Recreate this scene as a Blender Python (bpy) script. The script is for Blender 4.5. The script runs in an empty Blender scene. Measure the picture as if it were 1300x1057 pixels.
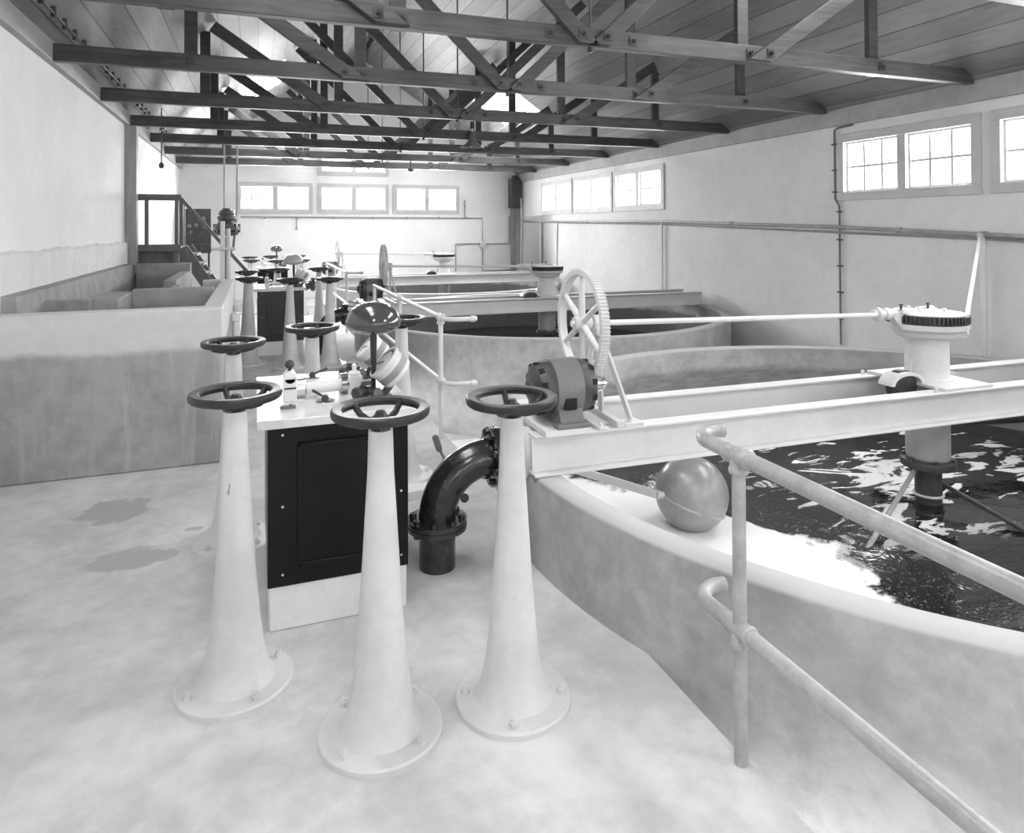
import bpy, bmesh, math, random
from mathutils import Vector, Matrix
random.seed(7)
PI = math.pi
scn = bpy.context.scene
COL = scn.collection
V = Vector

# ------------------------------------------------------------------ materials
def nmat(name):
    m = bpy.data.materials.new(name); m.use_nodes = True
    nt = m.node_tree; b = nt.nodes['Principled BSDF']
    return m, nt, b

def N(nt, t, **kw):
    n = nt.nodes.new(t)
    for k, v in kw.items(): setattr(n, k, v)
    return n

def mth(nt, op, a, b=None, clamp=False):
    n = N(nt, 'ShaderNodeMath', operation=op, use_clamp=clamp)
    for i, x in enumerate((a, b)):
        if x is None: continue
        if isinstance(x, (int, float)): n.inputs[i].default_value = x
        else: nt.links.new(x, n.inputs[i])
    return n.outputs[0]

def mixc(nt, f, a, b):
    n = N(nt, 'ShaderNodeMix', data_type='RGBA')
    for sock, x in ((n.inputs[0], f), (n.inputs[6], a), (n.inputs[7], b)):
        if isinstance(x, (int, float)):
            sock.default_value = x if sock == n.inputs[0] else (x, x, x, 1)
        else: nt.links.new(x, sock)
    return n.outputs[2]

def pos(nt):
    return N(nt, 'ShaderNodeNewGeometry').outputs['Position']

def noise(nt, vec, scale, detail=4, rough=.55, dist=0, mult=None):
    if mult:
        mp = N(nt, 'ShaderNodeMapping'); mp.inputs['Scale'].default_value = mult
        nt.links.new(vec, mp.inputs['Vector']); vec = mp.outputs[0]
    n = N(nt, 'ShaderNodeTexNoise')
    n.inputs['Scale'].default_value = scale; n.inputs['Detail'].default_value = detail
    n.inputs['Roughness'].default_value = rough; n.inputs['Distortion'].default_value = dist
    nt.links.new(vec, n.inputs['Vector']); return n.outputs['Fac']

def ramp(nt, f, lo, hi):
    n = N(nt, 'ShaderNodeMapRange', interpolation_type='SMOOTHSTEP')
    n.inputs['From Min'].default_value = lo; n.inputs['From Max'].default_value = hi
    nt.links.new(f, n.inputs['Value']); return n.outputs['Result']

def bump(nt, b, h, strength, dist=.01):
    n = N(nt, 'ShaderNodeBump'); n.inputs['Strength'].default_value = strength
    n.inputs['Distance'].default_value = dist
    nt.links.new(h, n.inputs['Height']); nt.links.new(n.outputs[0], b.inputs['Normal'])

def grey(name, c0, c1, scale=6, rough=.6, bmp=.15, metal=0, coat=0, mult=None, spec=.5, chips=0):
    m, nt, b = nmat(name); p = pos(nt)
    n1 = noise(nt, p, scale, 5, .6, .3, mult); n2 = noise(nt, p, scale*9, 3)
    f = ramp(nt, mth(nt, 'ADD', mth(nt, 'MULTIPLY', n1, .75), mth(nt, 'MULTIPLY', n2, .25)), .32, .68)
    col = mixc(nt, f, c0, c1)
    if chips: col = mixc(nt, mth(nt, 'MULTIPLY', ramp(nt, noise(nt, p, 17, 3, .6, .5, (1.6, 1.6, .5)), .71, .74), chips), col, .12)
    nt.links.new(col, b.inputs['Base Color'])
    b.inputs['Roughness'].default_value = rough; b.inputs['Metallic'].default_value = metal
    b.inputs['Coat Weight'].default_value = coat; b.inputs['Coat Roughness'].default_value = .08
    b.inputs['Specular IOR Level'].default_value = spec
    if bmp: bump(nt, b, n2, bmp, .004)
    return m

M = {}
M['paint'] = grey('cream_paint', .56, .67, 3, .38, .12, chips=.7)
M['beam_paint'] = grey('white_steel_paint', .62, .72, 2, .42, .1)
M['rail_paint'] = grey('grey_rail_paint', .3, .44, 9, .35, .12, chips=.5)
M['wheel_iron'] = grey('dark_wheel_iron', .012, .032, 12, .38, .2)
M['iron'] = grey('dark_iron', .03, .07, 14, .4, .25)
M['black_pipe'] = grey('black_tarred_pipe', .012, .03, 12, .2, .25, coat=.5)
M['console'] = grey('black_lacquer', .004, .007, 4, .3, .02, spec=.25)
M['console_brown'] = grey('console_moulding', .03, .05, 4, .3, .02)
M['slab'] = grey('marble_slab', .62, .8, 5, .25, .03, coat=.3)
M['chrome'] = grey('nickel_plate', .6, .7, 8, .22, .02, metal=1)
M['dial'] = grey('white_dial', .8, .85, 3, .4, .0)
M['ink'] = grey('dial_ink', .03, .04, 3, .6, .0)
M['motor'] = grey('motor_grey_enamel', .14, .19, 5, .4, .1)
M['motor_dark'] = grey('motor_dark_shell', .04, .07, 8, .38, .15)
M['lamp'] = grey('dark_lamp_enamel', .05, .07, 2, .12, 0, coat=.8)
M['lamp_pale'] = grey('pale_lamp_enamel', .5, .6, 2, .25, 0, coat=.5)
M['void'] = grey('dark_opening', .01, .015, 4, .9, 0)
M['float'] = grey('float_copper', .26, .38, 5, .3, .08, metal=.1)
M['window_paint'] = grey('window_paint', .52, .6, 4, .55, .05)
M['stair_wood'] = grey('stair_timber', .13, .2, 5, .6, .15, mult=(6, 6, 1))
M['post_wood'] = grey('pale_timber', .32, .42, 5, .6, .15, mult=(6, 6, 1))
M['plate_paint'] = grey('wall_plate_paint', .32, .42, 4, .6, .1)
M['conduit'] = grey('conduit_grey', .25, .35, 6, .5, .1)
M['white_pipe'] = grey('white_wall_pipe', .72, .8, 6, .4, .05)

def concrete(name, c0, c1, streak=False, band=None, stains=()):
    m, nt, b = nmat(name); p = pos(nt)
    n1 = noise(nt, p, 1.7, 6, .62, .4); n2 = noise(nt, p, 9, 5, .65); n3 = noise(nt, p, 60, 2)
    f = mth(nt, 'ADD', mth(nt, 'MULTIPLY', n1, .6), mth(nt, 'MULTIPLY', n2, .4))
    col = mixc(nt, ramp(nt, f, .33, .67), c0, c1)
    if streak:
        s = noise(nt, p, 5, 4, .6, .1, (2.2, 2.2, .22))
        col = mixc(nt, mth(nt, 'MULTIPLY', ramp(nt, s, .5, .75), .6), col, min(1, c1*1.25))
        pits = noise(nt, p, 34, 2)
        col = mixc(nt, mth(nt, 'MULTIPLY', ramp(nt, pits, .72, .8), .7), col, .85)
    sep = N(nt, 'ShaderNodeSeparateXYZ'); nt.links.new(p, sep.inputs[0])
    if band:
        zz = mth(nt, 'ADD', sep.outputs[2], mth(nt, 'MULTIPLY', mth(nt, 'SUBTRACT', n1, .5), .12))
        col = mixc(nt, ramp(nt, zz, band[0], band[1]), col, mixc(nt, ramp(nt, n2, .3, .7), band[2], band[2]*1.1))
    for (sx, sy, rx, ry, dark) in stains:
        dx = mth(nt, 'DIVIDE', mth(nt, 'SUBTRACT', sep.outputs[0], sx), rx)
        dy = mth(nt, 'DIVIDE', mth(nt, 'SUBTRACT', sep.outputs[1], sy), ry)
        r = mth(nt, 'SQRT', mth(nt, 'ADD', mth(nt, 'MULTIPLY', dx, dx), mth(nt, 'MULTIPLY', dy, dy)))
        r = mth(nt, 'ADD', r, mth(nt, 'MULTIPLY', mth(nt, 'SUBTRACT', noise(nt, p, 7, 3), .5), 1.6))
        k = mth(nt, 'SUBTRACT', 1.0, ramp(nt, r, .8, 1.0))
        col = mixc(nt, mth(nt, 'MULTIPLY', k, .8), col, dark)
    nt.links.new(col, b.inputs['Base Color']); b.inputs['Roughness'].default_value = .85
    bump(nt, b, mth(nt, 'ADD', n2, mth(nt, 'MULTIPLY', n3, .4)), .3, .01)
    return m

M['floor'] = concrete('floor_cement', .48, .68, stains=((-.72, 4.35, .2, .17, .36), (-.55, 3.7, .2, .12, .42), (-.3, 3.95, .05, .03, .4)))
M['concrete'] = concrete('tank_concrete', .4, .56)
M['parapet'] = concrete('parapet_concrete', .28, .42, True, (.74, .8, .6))
M['plaster'] = concrete('wall_plaster', .8, .87)
M['plaster_r'] = concrete('wall_plaster_right', .72, .8)
M['plinth'] = concrete('wall_plinth', .68, .8)
M['basin'] = concrete('basin_concrete', .26, .4)

# tank wall: pale cement outside and on the rim, tide stained inside
def tank_mat():
    m, nt, b = nmat('tank_wall'); p = pos(nt)
    n1 = noise(nt, p, 2.2, 6, .62, .4); n2 = noise(nt, p, 12, 5, .65)
    ns = noise(nt, p, 6, 5, .6, .2, (1, 1, 5))
    base = mixc(nt, ramp(nt, mth(nt, 'ADD', mth(nt, 'MULTIPLY', n1, .6), mth(nt, 'MULTIPLY', n2, .4)), .33, .67), .26, .4)
    sep = N(nt, 'ShaderNodeSeparateXYZ'); nt.links.new(p, sep.inputs[0])
    g = N(nt, 'ShaderNodeNewGeometry')
    tc = N(nt, 'ShaderNodeTexCoord'); so = N(nt, 'ShaderNodeSeparateXYZ'); nt.links.new(tc.outputs['Object'], so.inputs[0])
    r = mth(nt, 'SQRT', mth(nt, 'ADD', mth(nt, 'MULTIPLY', so.outputs[0], so.outputs[0]), mth(nt, 'MULTIPLY', so.outputs[1], so.outputs[1])))
    inside = mth(nt, 'SUBTRACT', 1.0, ramp(nt, r, .9, .92))   # r is in units of the tank's radius, see below
    zz = mth(nt, 'ADD', sep.outputs[2], mth(nt, 'MULTIPLY', mth(nt, 'SUBTRACT', n1, .5), .16))
    tide = mth(nt, 'SUBTRACT', 1.0, ramp(nt, zz, .2, .27))
    dark = mixc(nt, ramp(nt, ns, .3, .75), .17, .27)
    return m, nt, b, base, dark, tide, inside, p, n2, r
def build_tank_mat(name, rin, darkmul=1.0):
    m, nt, b, base, dark, tide, inside, p, n2, r = tank_mat()
    m.name = name
    ins = mth(nt, 'SUBTRACT', 1.0, ramp(nt, r, rin+.01, rin+.03))
    if darkmul != 1.0: dark = mixc(nt, .65, dark, .06)
    col = mixc(nt, mth(nt, 'MULTIPLY', ins, tide), base, dark)
    sep = N(nt, 'ShaderNodeSeparateXYZ'); nt.links.new(p, sep.inputs[0])
    top = ramp(nt, sep.outputs[2], .395, .408)
    col = mixc(nt, top, col, .46)
    nt.links.new(col, b.inputs['Base Color']); b.inputs['Roughness'].default_value = .8
    bump(nt, b, n2, .3, .01)
    return m
M['tank1'] = build_tank_mat('tank_wall_front', 2.41)
M['tank2'] = build_tank_mat('tank_wall_far', 2.41, .5)

def wood(name, c0, c1, axis, rough=.55):
    m, nt, b = nmat(name); p = pos(nt)
    mult = {'x': (1, 14, 14), 'y': (14, 1, 14), 'z': (14, 14, 1)}[axis]
    g = noise(nt, p, 1.6, 6, .65, .8, mult); k = noise(nt, p, 3, 3)
    f = mth(nt, 'ADD', mth(nt, 'MULTIPLY', g, .7), mth(nt, 'MULTIPLY', k, .3))
    nt.links.new(mixc(nt, ramp(nt, f, .3, .7), c0, c1), b.inputs['Base Color'])
    b.inputs['Roughness'].default_value = rough; bump(nt, b, g, .15, .004)
    return m
M['tie'] = wood('tie_timber', .035, .10, 'x', .45)
M['strut'] = wood('strut_timber', .035, .09, 'x', .5)
M['rafter'] = wood('rafter_timber', .03, .07, 'x', .5)

def board_mat():
    m, nt, b = nmat('roof_boards'); p = pos(nt)
    sep = N(nt, 'ShaderNodeSeparateXYZ'); nt.links.new(p, sep.inputs[0])
    u = mth(nt, 'DIVIDE', mth(nt, 'ABSOLUTE', mth(nt, 'SUBTRACT', sep.outputs[0], 2.297)), .205)
    fr = mth(nt, 'FRACT', u); fl = mth(nt, 'FLOOR', u)
    wn = N(nt, 'ShaderNodeTexWhiteNoise', noise_dimensions='1D'); nt.links.new(fl, wn.inputs['W'])
    gr = noise(nt, p, 2, 6, .65, 1.2, (9, 1, 9)); big = noise(nt, p, .9, 3)
    f = mth(nt, 'ADD', mth(nt, 'MULTIPLY', gr, .5), mth(nt, 'ADD', mth(nt, 'MULTIPLY', wn.outputs['Value'], .25), mth(nt, 'MULTIPLY', big, .25)))
    col = mixc(nt, ramp(nt, f, .25, .75), .15, .31)
    gap = mth(nt, 'LESS_THAN', fr, .055)
    col = mixc(nt, mth(nt, 'MULTIPLY', gap, .7), col, .04)
    nt.links.new(col, b.inputs['Base Color']); b.inputs['Roughness'].default_value = .5
    bump(nt, b, gr, .15, .005)
    return m
M['boards'] = board_mat()

def glass_mat():
    m, nt, b = nmat('window_glass'); nt.nodes.remove(b)
    out = nt.nodes['Material Output']
    t = N(nt, 'ShaderNodeBsdfTransparent'); g = N(nt, 'ShaderNodeBsdfGlossy'); g.inputs['Roughness'].default_value = .05
    mx = N(nt, 'ShaderNodeMixShader'); mx.inputs[0].default_value = .06
    nt.links.new(t.outputs[0], mx.inputs[1]); nt.links.new(g.outputs[0], mx.inputs[2]); nt.links.new(mx.outputs[0], out.inputs[0])
    return m
M['glass'] = glass_mat()

def glassware():
    m, nt, b = nmat('clear_glassware')
    b.inputs['Transmission Weight'].default_value = .6; b.inputs['Roughness'].default_value = .1
    b.inputs['Base Color'].default_value = (.9, .9, .9, 1); return m
M['glassware'] = glassware()

def water_mat():
    m, nt, b = nmat('tank_water'); p = pos(nt)
    sep = N(nt, 'ShaderNodeSeparateXYZ'); nt.links.new(p, sep.inputs[0])
    X, Y = sep.outputs[0], sep.outputs[1]
    n1 = noise(nt, p, 2.1, 6, .6, .8); n2 = noise(nt, p, 9, 4, .6, .6)
    f = mth(nt, 'SUBTRACT', mth(nt, 'ADD', X, mth(nt, 'MULTIPLY', Y, .6)), 4.66)
    f = mth(nt, 'ADD', f, mth(nt, 'MULTIPLY', mth(nt, 'MAXIMUM', mth(nt, 'SUBTRACT', 2.85, Y), 0.0), .92))
    f = mth(nt, 'ADD', f, mth(nt, 'MULTIPLY', mth(nt, 'SUBTRACT', n1, .5), .75))
    f = mth(nt, 'ADD', f, mth(nt, 'MULTIPLY', mth(nt, 'SUBTRACT', n2, .5), .16))
    foam1 = mth(nt, 'SUBTRACT', 1.0, ramp(nt, f, -.06, .03))
    sw = noise(nt, p, 1.5, 5, .58, 2.2, (1, 2.4, 1)); gate = noise(nt, p, .9, 2)
    st = ramp(nt, mth(nt, 'ADD', sw, mth(nt, 'MULTIPLY', mth(nt, 'SUBTRACT', gate, .5), .4)), .575, .62)
    region = mth(nt, 'MULTIPLY', mth(nt, 'MULTIPLY', ramp(nt, X, 2.7, 3.5), mth(nt, 'SUBTRACT', 1.0, ramp(nt, Y, 4.6, 5.4))), ramp(nt, Y, 2.5, 3.0))
    fine = ramp(nt, noise(nt, p, 70, 2), .62, .7)
    foam2 = mth(nt, 'MULTIPLY', st, region)
    speck = mth(nt, 'MULTIPLY', mth(nt, 'MULTIPLY', fine, mth(nt, 'SUBTRACT', 1.0, ramp(nt, f, .1, .6))), .22)
    foam = mth(nt, 'MAXIMUM', mth(nt, 'MAXIMUM', foam1, foam2), speck, True)
    nt.links.new(mixc(nt, foam, .012, .86), b.inputs['Base Color'])
    nt.links.new(mth(nt, 'ADD', mth(nt, 'MULTIPLY', foam, .7), .07), b.inputs['Roughness'])
    w = noise(nt, p, 5, 4, .6, .8)
    bump(nt, b, mth(nt, 'ADD', w, mth(nt, 'MULTIPLY', foam, .5)), .3, .02)
    return m
M['water'] = water_mat()

# ------------------------------------------------------------------ mesh helpers
WLOC = {}       # world location of every object we create (for authoring in world space)
class MB:
    def __init__(s): s.bm = bmesh.new()
    def box(s, a, b):
        (x0, y0, z0), (x1, y1, z1) = a, b
        v = [s.bm.verts.new(p) for p in ((x0,y0,z0),(x1,y0,z0),(x1,y1,z0),(x0,y1,z0),(x0,y0,z1),(x1,y0,z1),(x1,y1,z1),(x0,y1,z1))]
        for q in ((0,3,2,1),(4,5,6,7),(0,1,5,4),(1,2,6,5),(2,3,7,6),(3,0,4,7)): s.bm.faces.new([v[i] for i in q])
        return s
    def frame(s, d, up=(0,0,1)):
        d = V(d).normalized(); u = V(up)
        if abs(d.dot(u)) > .98: u = V((1,0,0))
        r = d.cross(u).normalized(); return r, r.cross(d).normalized(), d
    def bar(s, p, q, w, h, up=(0,0,1)):
        p, q = V(p), V(q); r, u, d = s.frame(q-p, up)
        c = [(-w/2,-h/2),(w/2,-h/2),(w/2,h/2),(-w/2,h/2)]
        A = [s.bm.verts.new(p+r*x+u*y) for x, y in c]; B = [s.bm.verts.new(q+r*x+u*y) for x, y in c]
        s.bm.faces.new(A[::-1]); s.bm.faces.new(B)
        for i in range(4): s.bm.faces.new([A[i],A[(i+1)%4],B[(i+1)%4],B[i]])
        return s
    def ring(s, c, r, u, rad, n): return [s.bm.verts.new(c+r*(rad*math.cos(2*PI*i/n))+u*(rad*math.sin(2*PI*i/n))) for i in range(n)]
    def skin(s, A, B):
        n = len(A)
        for i in range(n): s.bm.faces.new([A[i],A[(i+1)%n],B[(i+1)%n],B[i]])
    def lathe(s, prof, c=(0,0,0), axis=(0,0,1), n=32, cap=True, closed=False):
        c = V(c); r, u, d = s.frame(axis, (0,1,0))
        R = [s.ring(c+d*z, r, u, max(rad, .0004), n) for rad, z in prof]
        for i in range(len(R)-1): s.skin(R[i], R[i+1])
        if closed: s.skin(R[-1], R[0])
        elif cap: s.bm.faces.new(R[0][::-1]); s.bm.faces.new(R[-1])
        return s
    def cyl(s, p, q, r, n=20, r2=None):
        p, q = V(p), V(q); L = (q-p).length
        return s.lathe([(r,0),(r if r2 is None else r2,L)], p, q-p, n)
    def tube(s, pts, r, n=12, cap=True):
        pts = [V(p) for p in pts]; R = []; prev = None
        for i, p in enumerate(pts):
            d = (pts[min(i+1,len(pts)-1)]-pts[max(i-1,0)]).normalized()
            if prev is None: a, b, _ = s.frame(d)
            else:
                a = (prev - d*prev.dot(d)).normalized(); b = a.cross(d)
            prev = a; rr = r[i] if isinstance(r, (list, tuple)) else r
            R.append(s.ring(p, a, b, rr, n))
        for i in range(len(R)-1): s.skin(R[i], R[i+1])
        if cap: s.bm.faces.new(R[0][::-1]); s.bm.faces.new(R[-1])
        return s
    def torus(s, c, axis, R, rw, rh, n=48, m=12):
        c = V(c); a, b, d = s.frame(axis, (0,1,0)); rows = []
        for i in range(n):
            t = 2*PI*i/n; o = a*math.cos(t)+b*math.sin(t)
            rows.append([s.bm.verts.new(c+o*(R+rw*math.cos(2*PI*j/m))+d*(rh*math.sin(2*PI*j/m))) for j in range(m)])
        for i in range(n): s.skin(rows[i], rows[(i+1)%n])
        return s
    def gear(s, c, axis, ri, ro, tooth, n, w):
        c = V(c); a, b, d = s.frame(axis, (0,1,0)); pr = []
        for i in range(n):
            for k, rr in ((0, ro-tooth), (.28, ro-tooth), (.42, ro), (.72, ro), (.86, ro-tooth)):
                pr.append((2*PI*(i+k)/n, rr))
        O0, O1, I0, I1 = [], [], [], []
        for t, rr in pr:
            o = a*math.cos(t)+b*math.sin(t)
            O0.append(s.bm.verts.new(c+o*rr-d*w/2)); O1.append(s.bm.verts.new(c+o*rr+d*w/2))
            I0.append(s.bm.verts.new(c+o*ri-d*w/2)); I1.append(s.bm.verts.new(c+o*ri+d*w/2))
        s.skin(O0, O1); s.skin(I1, I0); s.skin(I0, O0); s.skin(O1, I1)
        return s
    def prism(s, pts, ext):      # polygon extruded along ext
        e = V(ext); A = [s.bm.verts.new(V(p)) for p in pts]; B = [s.bm.verts.new(V(p)+e) for p in pts]
        s.bm.faces.new(A[::-1]); s.bm.faces.new(B); s.skin(A, B); return s
    def panel(s, o, u, v, n, t, us, vs, holes):     # slab in the u,v plane with rectangular holes
        o, u, v, n = V(o), V(u), V(v), V(n)
        gu = sorted(set([us[0],us[1]]+[x for h in holes for x in h[:2]])); gv = sorted(set([vs[0],vs[1]]+[x for h in holes for x in h[2:]]))
        for i in range(len(gu)-1):
            for j in range(len(gv)-1):
                a, b, c, d = gu[i], gu[i+1], gv[j], gv[j+1]; mu, mv = (a+b)/2, (c+d)/2
                if any(h[0] < mu < h[1] and h[2] < mv < h[3] for h in holes): continue
                s.prism([o+u*a+v*c, o+u*b+v*c, o+u*b+v*d, o+u*a+v*d], n*t)
        bmesh.ops.remove_doubles(s.bm, verts=s.bm.verts, dist=1e-5)
        return s
    def build(s, name, mat, parent=None, origin=None, bevel=0, angle=35):
        org = V(WLOC[parent.name]) if parent is not None else V(origin or (0,0,0))
        bmesh.ops.recalc_face_normals(s.bm, faces=s.bm.faces)
        for v in s.bm.verts: v.co -= org
        me = bpy.data.meshes.new(name); s.bm.to_mesh(me); s.bm.free()
        for p in me.polygons: p.use_smooth = True
        me.set_sharp_from_angle(angle=math.radians(angle))
        me.materials.append(mat)
        o = bpy.data.objects.new(name, me); COL.objects.link(o)
        if parent is not None: o.parent = parent; WLOC[o.name] = org
        else: o.location = org; WLOC[o.name] = org
        if bevel:
            bv = o.modifiers.new('bevel', 'BEVEL'); bv.width = bevel; bv.segments = 2; bv.limit_method = 'ANGLE'; bv.harden_normals = False
        return o

def thing(name, loc, label, cat, group=None):
    o = bpy.data.objects.new(name, None); COL.objects.link(o); o.location = loc; WLOC[o.name] = V(loc)
    o.empty_display_size = .1
    return tag(o, label, cat, group)
def tag(o, label, cat, group=None, kind=None):
    o['label'] = label; o['category'] = cat
    if group: o['group'] = group
    if kind: o['kind'] = kind
    return o
def struct(o): o['kind'] = 'structure'; return o
KIDS = {}
def copy_tree(o, parent=None):
    c = o.copy(); COL.objects.link(c); WLOC[c.name] = WLOC[o.name]
    if parent is not None: c.parent = parent
    for ch in [x for x in list(COL.objects) if x.parent == o]: copy_tree(ch, c)
    return c
def dup(o, loc, label, group=None, rz=None):
    c = copy_tree(o); c.location = loc; c['label'] = label
    if group: c['group'] = group
    if rz is not None: c.rotation_euler.z = rz
    return c

# ------------------------------------------------------------------ the room
XL, XR, YE, YB = -1.53, 6.30, 16.4, -3.2
SL = .68
ZP = 2.705; ZT = 2.865; ZRL = 2.99; ZRR = 2.87      # right wall top, tie underside, roof lining at the left and right wall faces
CX = (XL+XR)/2-(ZRL-ZRR)/(2*SL); RIDGE = ZRL+(CX-XL)*SL
def zroof(x): return min(ZRL+(x-XL)*SL, ZRR+(XR-x)*SL)
LOW = -.95

# floor slab (with its edge along the tanks) and the lower floor
struct(MB().box((XL-.2, YB-.2, -.25), (1.34, YE+.2, 0)).build('floor', M['floor']))
struct(MB().box((1.34, YB-.2, LOW-.1), (XR+.2, YE+.2, LOW)).build('floor', M['basin']))

windows = []    # (wall, a0, a1, z0, z1)
RW = [(4.447, 6.13), (2.68, 4.363), (.913, 2.596), (-.854, .829), (13.22, 14.9), (11.48, 13.16), (9.72, 11.42)]
EW = [(-.39, 1.237, 1.90, 2.60), (1.34, 2.98, 1.90, 2.60), (3.08, 4.72, 1.90, 2.60), (1.34, 2.98, 2.78, 3.30)]
rh = [(a, b, 1.845, 2.60) for a, b in RW]
w = MB().panel((XR, 0, 0), (0,1,0), (0,0,1), (1,0,0), .22, (YB, YE), (LOW, ZP+.2), rh); struct(w.build('wall_right', M['plaster_r']))
w = MB().panel((0, YE, 0), (1,0,0), (0,0,1), (0,1,0), .22, (XL-.2, XR+.2), (LOW, 6.2), EW); struct(w.build('wall_end', M['plaster']))
bh = [(-.9, 1.0, 1.2, 2.7), (1.6, 3.5, 1.2, 2.7), (4.0, 5.9, 1.2, 2.7)]
w = MB().panel((0, YB, 0), (1,0,0), (0,0,1), (0,-1,0), .22, (XL-.2, XR+.2), (LOW, 6.2), bh); struct(w.build('wall_back', M['plaster']))
w = MB().box((XL-.22, YB, -.2), (XL, YE, ZP+.3)); struct(w.build('wall_left', M['plaster']))
# rough plinth low on the left wall
w = MB(); n = 60
prof = []
rows = []
for i in range(n+1):
    y = 5.12+(9.75-5.12)*i/n
    zt = 1.40+.008*math.sin(i*.37)+.005*math.sin(i*1.3+1)
    th = .04
    rows.append([w.bm.verts.new(p) for p in ((XL-.01,y,1.0),(XL+th,y,1.0),(XL+th,y,zt-.02),(XL+th*.5,y,zt),(XL-.01,y,zt+.01))])
for i in range(n): w.skin(rows[i], rows[i+1])
w.bm.faces.new(rows[0]); w.bm.faces.new(rows[-1])
struct(w.build('trim_1', M['plinth']))
# wall plates
struct(MB().box((XL-.02, YB, ZT-.002), (XL+.06, YE, ZRL+.03)).build('trim_2', M['plate_paint'], bevel=.006))
struct(MB().box((XR-.06, YB, ZP), (XR+.02, YE, ZRR+.03)).build('trim_3', M['plate_paint'], bevel=.006))

# roof lining: two slopes with skylight openings
ln = math.hypot(1, SL); SK = [(11.9, 13.9), (1.2, 4.6), (-2.4, -.4)]  # nearer two pairs are added out of view to light the roof
sk0, sk1 = 1.26*ln, 2.02*ln
def slope(sx):
    x0, z0 = (XL-.25, ZRL-.25*SL) if sx > 0 else (XR+.25, ZRR-.25*SL)
    return V((x0, 0, z0)), V((sx, 0, SL)).normalized(), V((-sx*SL, 0, 1)).normalized(), abs(CX-x0)*ln
for sx in (1, -1):
    o, u, nn, half = slope(sx)
    holes = [(sk0+.25*ln, sk1+.25*ln, a, b) for a, b in SK]
    struct(MB().panel(o, u, (0,1,0), nn, .05, (0, half), (YB-.2, YE+.2), holes).build('ceiling', M['boards']))
struct(MB().box((CX-.03, YB, RIDGE-.2), (CX+.03, YE, RIDGE-.03)).build('trim_4', M['rafter']))

wn = 1
def skylight(sx, a, b):
    global wn
    o, u, nn, half = slope(sx); s0, s1 = sk0+.25*ln, sk1+.25*ln
    root = MB()
    for p in (s0, s1): root.bar(o+u*p+V((0,a,0))+nn*.03, o+u*p+V((0,b,0))+nn*.03, .07, .05, nn)
    for y in (a, b): root.bar(o+u*s0+V((0,y,0))+nn*.03, o+u*s1+V((0,y,0))+nn*.03, .07, .05, nn)
    r = struct(root.build('window_%d' % wn, M['window_paint'])); wn += 1
    g = MB(); k = 6
    for i in range(1, k):
        s = s0+(s1-s0)*i/k; g.bar(o+u*s+V((0,a,0))+nn*.03, o+u*s+V((0,b,0))+nn*.03, .022, .03, nn)
    g.build('glazing_bars', M['window_paint'], r)
    g = MB(); g.prism([o+u*s0+V((0,a,0))+nn*.04, o+u*s1+V((0,a,0))+nn*.04, o+u*s1+V((0,b,0))+nn*.04, o+u*s0+V((0,b,0))+nn*.04], nn*.005)
    g.build('glass_pane', M['glass'], r)
for a, b in SK:
    skylight(1, a, b); skylight(-1, a, b)

# windows: wood frame, two sashes each of 3 x 2 panes
def window(P, a0, a1, z0, z1, rows=2, cols=3):
    """P(a, z, d) -> world point; d = depth outward"""
    global wn
    def bx(m, a, b, c, d, e, f):
        pa, pb = P(a, c, e), P(b, d, f)
        m.box(tuple(min(x, y) for x, y in zip(pa, pb)), tuple(max(x, y) for x, y in zip(pa, pb)))
    F = .095; m = MB(); mid = (a0+a1)/2
    bx(m, a0, a1, z0, z0+F, -.025, .12); bx(m, a0, a1, z1-F, z1, -.025, .12)
    bx(m, a0, a0+F, z0+F, z1-F, -.025, .12); bx(m, a1-F, a1, z0+F, z1-F, -.025, .12); bx(m, mid-.05, mid+.05, z0+F, z1-F, -.02, .12)
    r = struct(m.build('window_%d' % wn, M['window_paint'], bevel=.004)); wn += 1
    for s, (b0, b1) in enumerate(((a0+F, mid-.05), (mid+.05, a1-F))):
        sm = MB(); c0, c1 = z0+F, z1-F; W = .022
        bx(sm, b0, b1, c0, c0+W, .03, .07); bx(sm, b0, b1, c1-W, c1, .03, .07); bx(sm, b0, b0+W, c0+W, c1-W, .03, .07); bx(sm, b1-W, b1, c0+W, c1-W, .03, .07)
        for i in range(1, cols): x = b0+(b1-b0)*i/cols; bx(sm, x-.012, x+.012, c0+W, c1-W, .04, .06)
        for i in range(1, rows): z = c0+(c1-c0)*i/rows; bx(sm, b0+W, b1-W, z-.012, z+.012, .038, .062)
        so = sm.build('sash', M['window_paint'], r)
        g = MB(); bx(g, b0+W, b1-W, c0+W, c1-W, .048, .052); g.build('glass_pane', M['glass'], so)
for a, b in RW: window(lambda a, z, d: (XR+d, a, z), a, b, 1.845, 2.60)
for i, (a, b, c, d) in enumerate(EW): window(lambda a, z, d: (a, YE+d, z), a, b, c, d, 1 if i == 3 else 2)
for a, b, c, d in bh: window(lambda a, z, d: (a, YB-d, z), a, b, c, d, 3)

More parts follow.
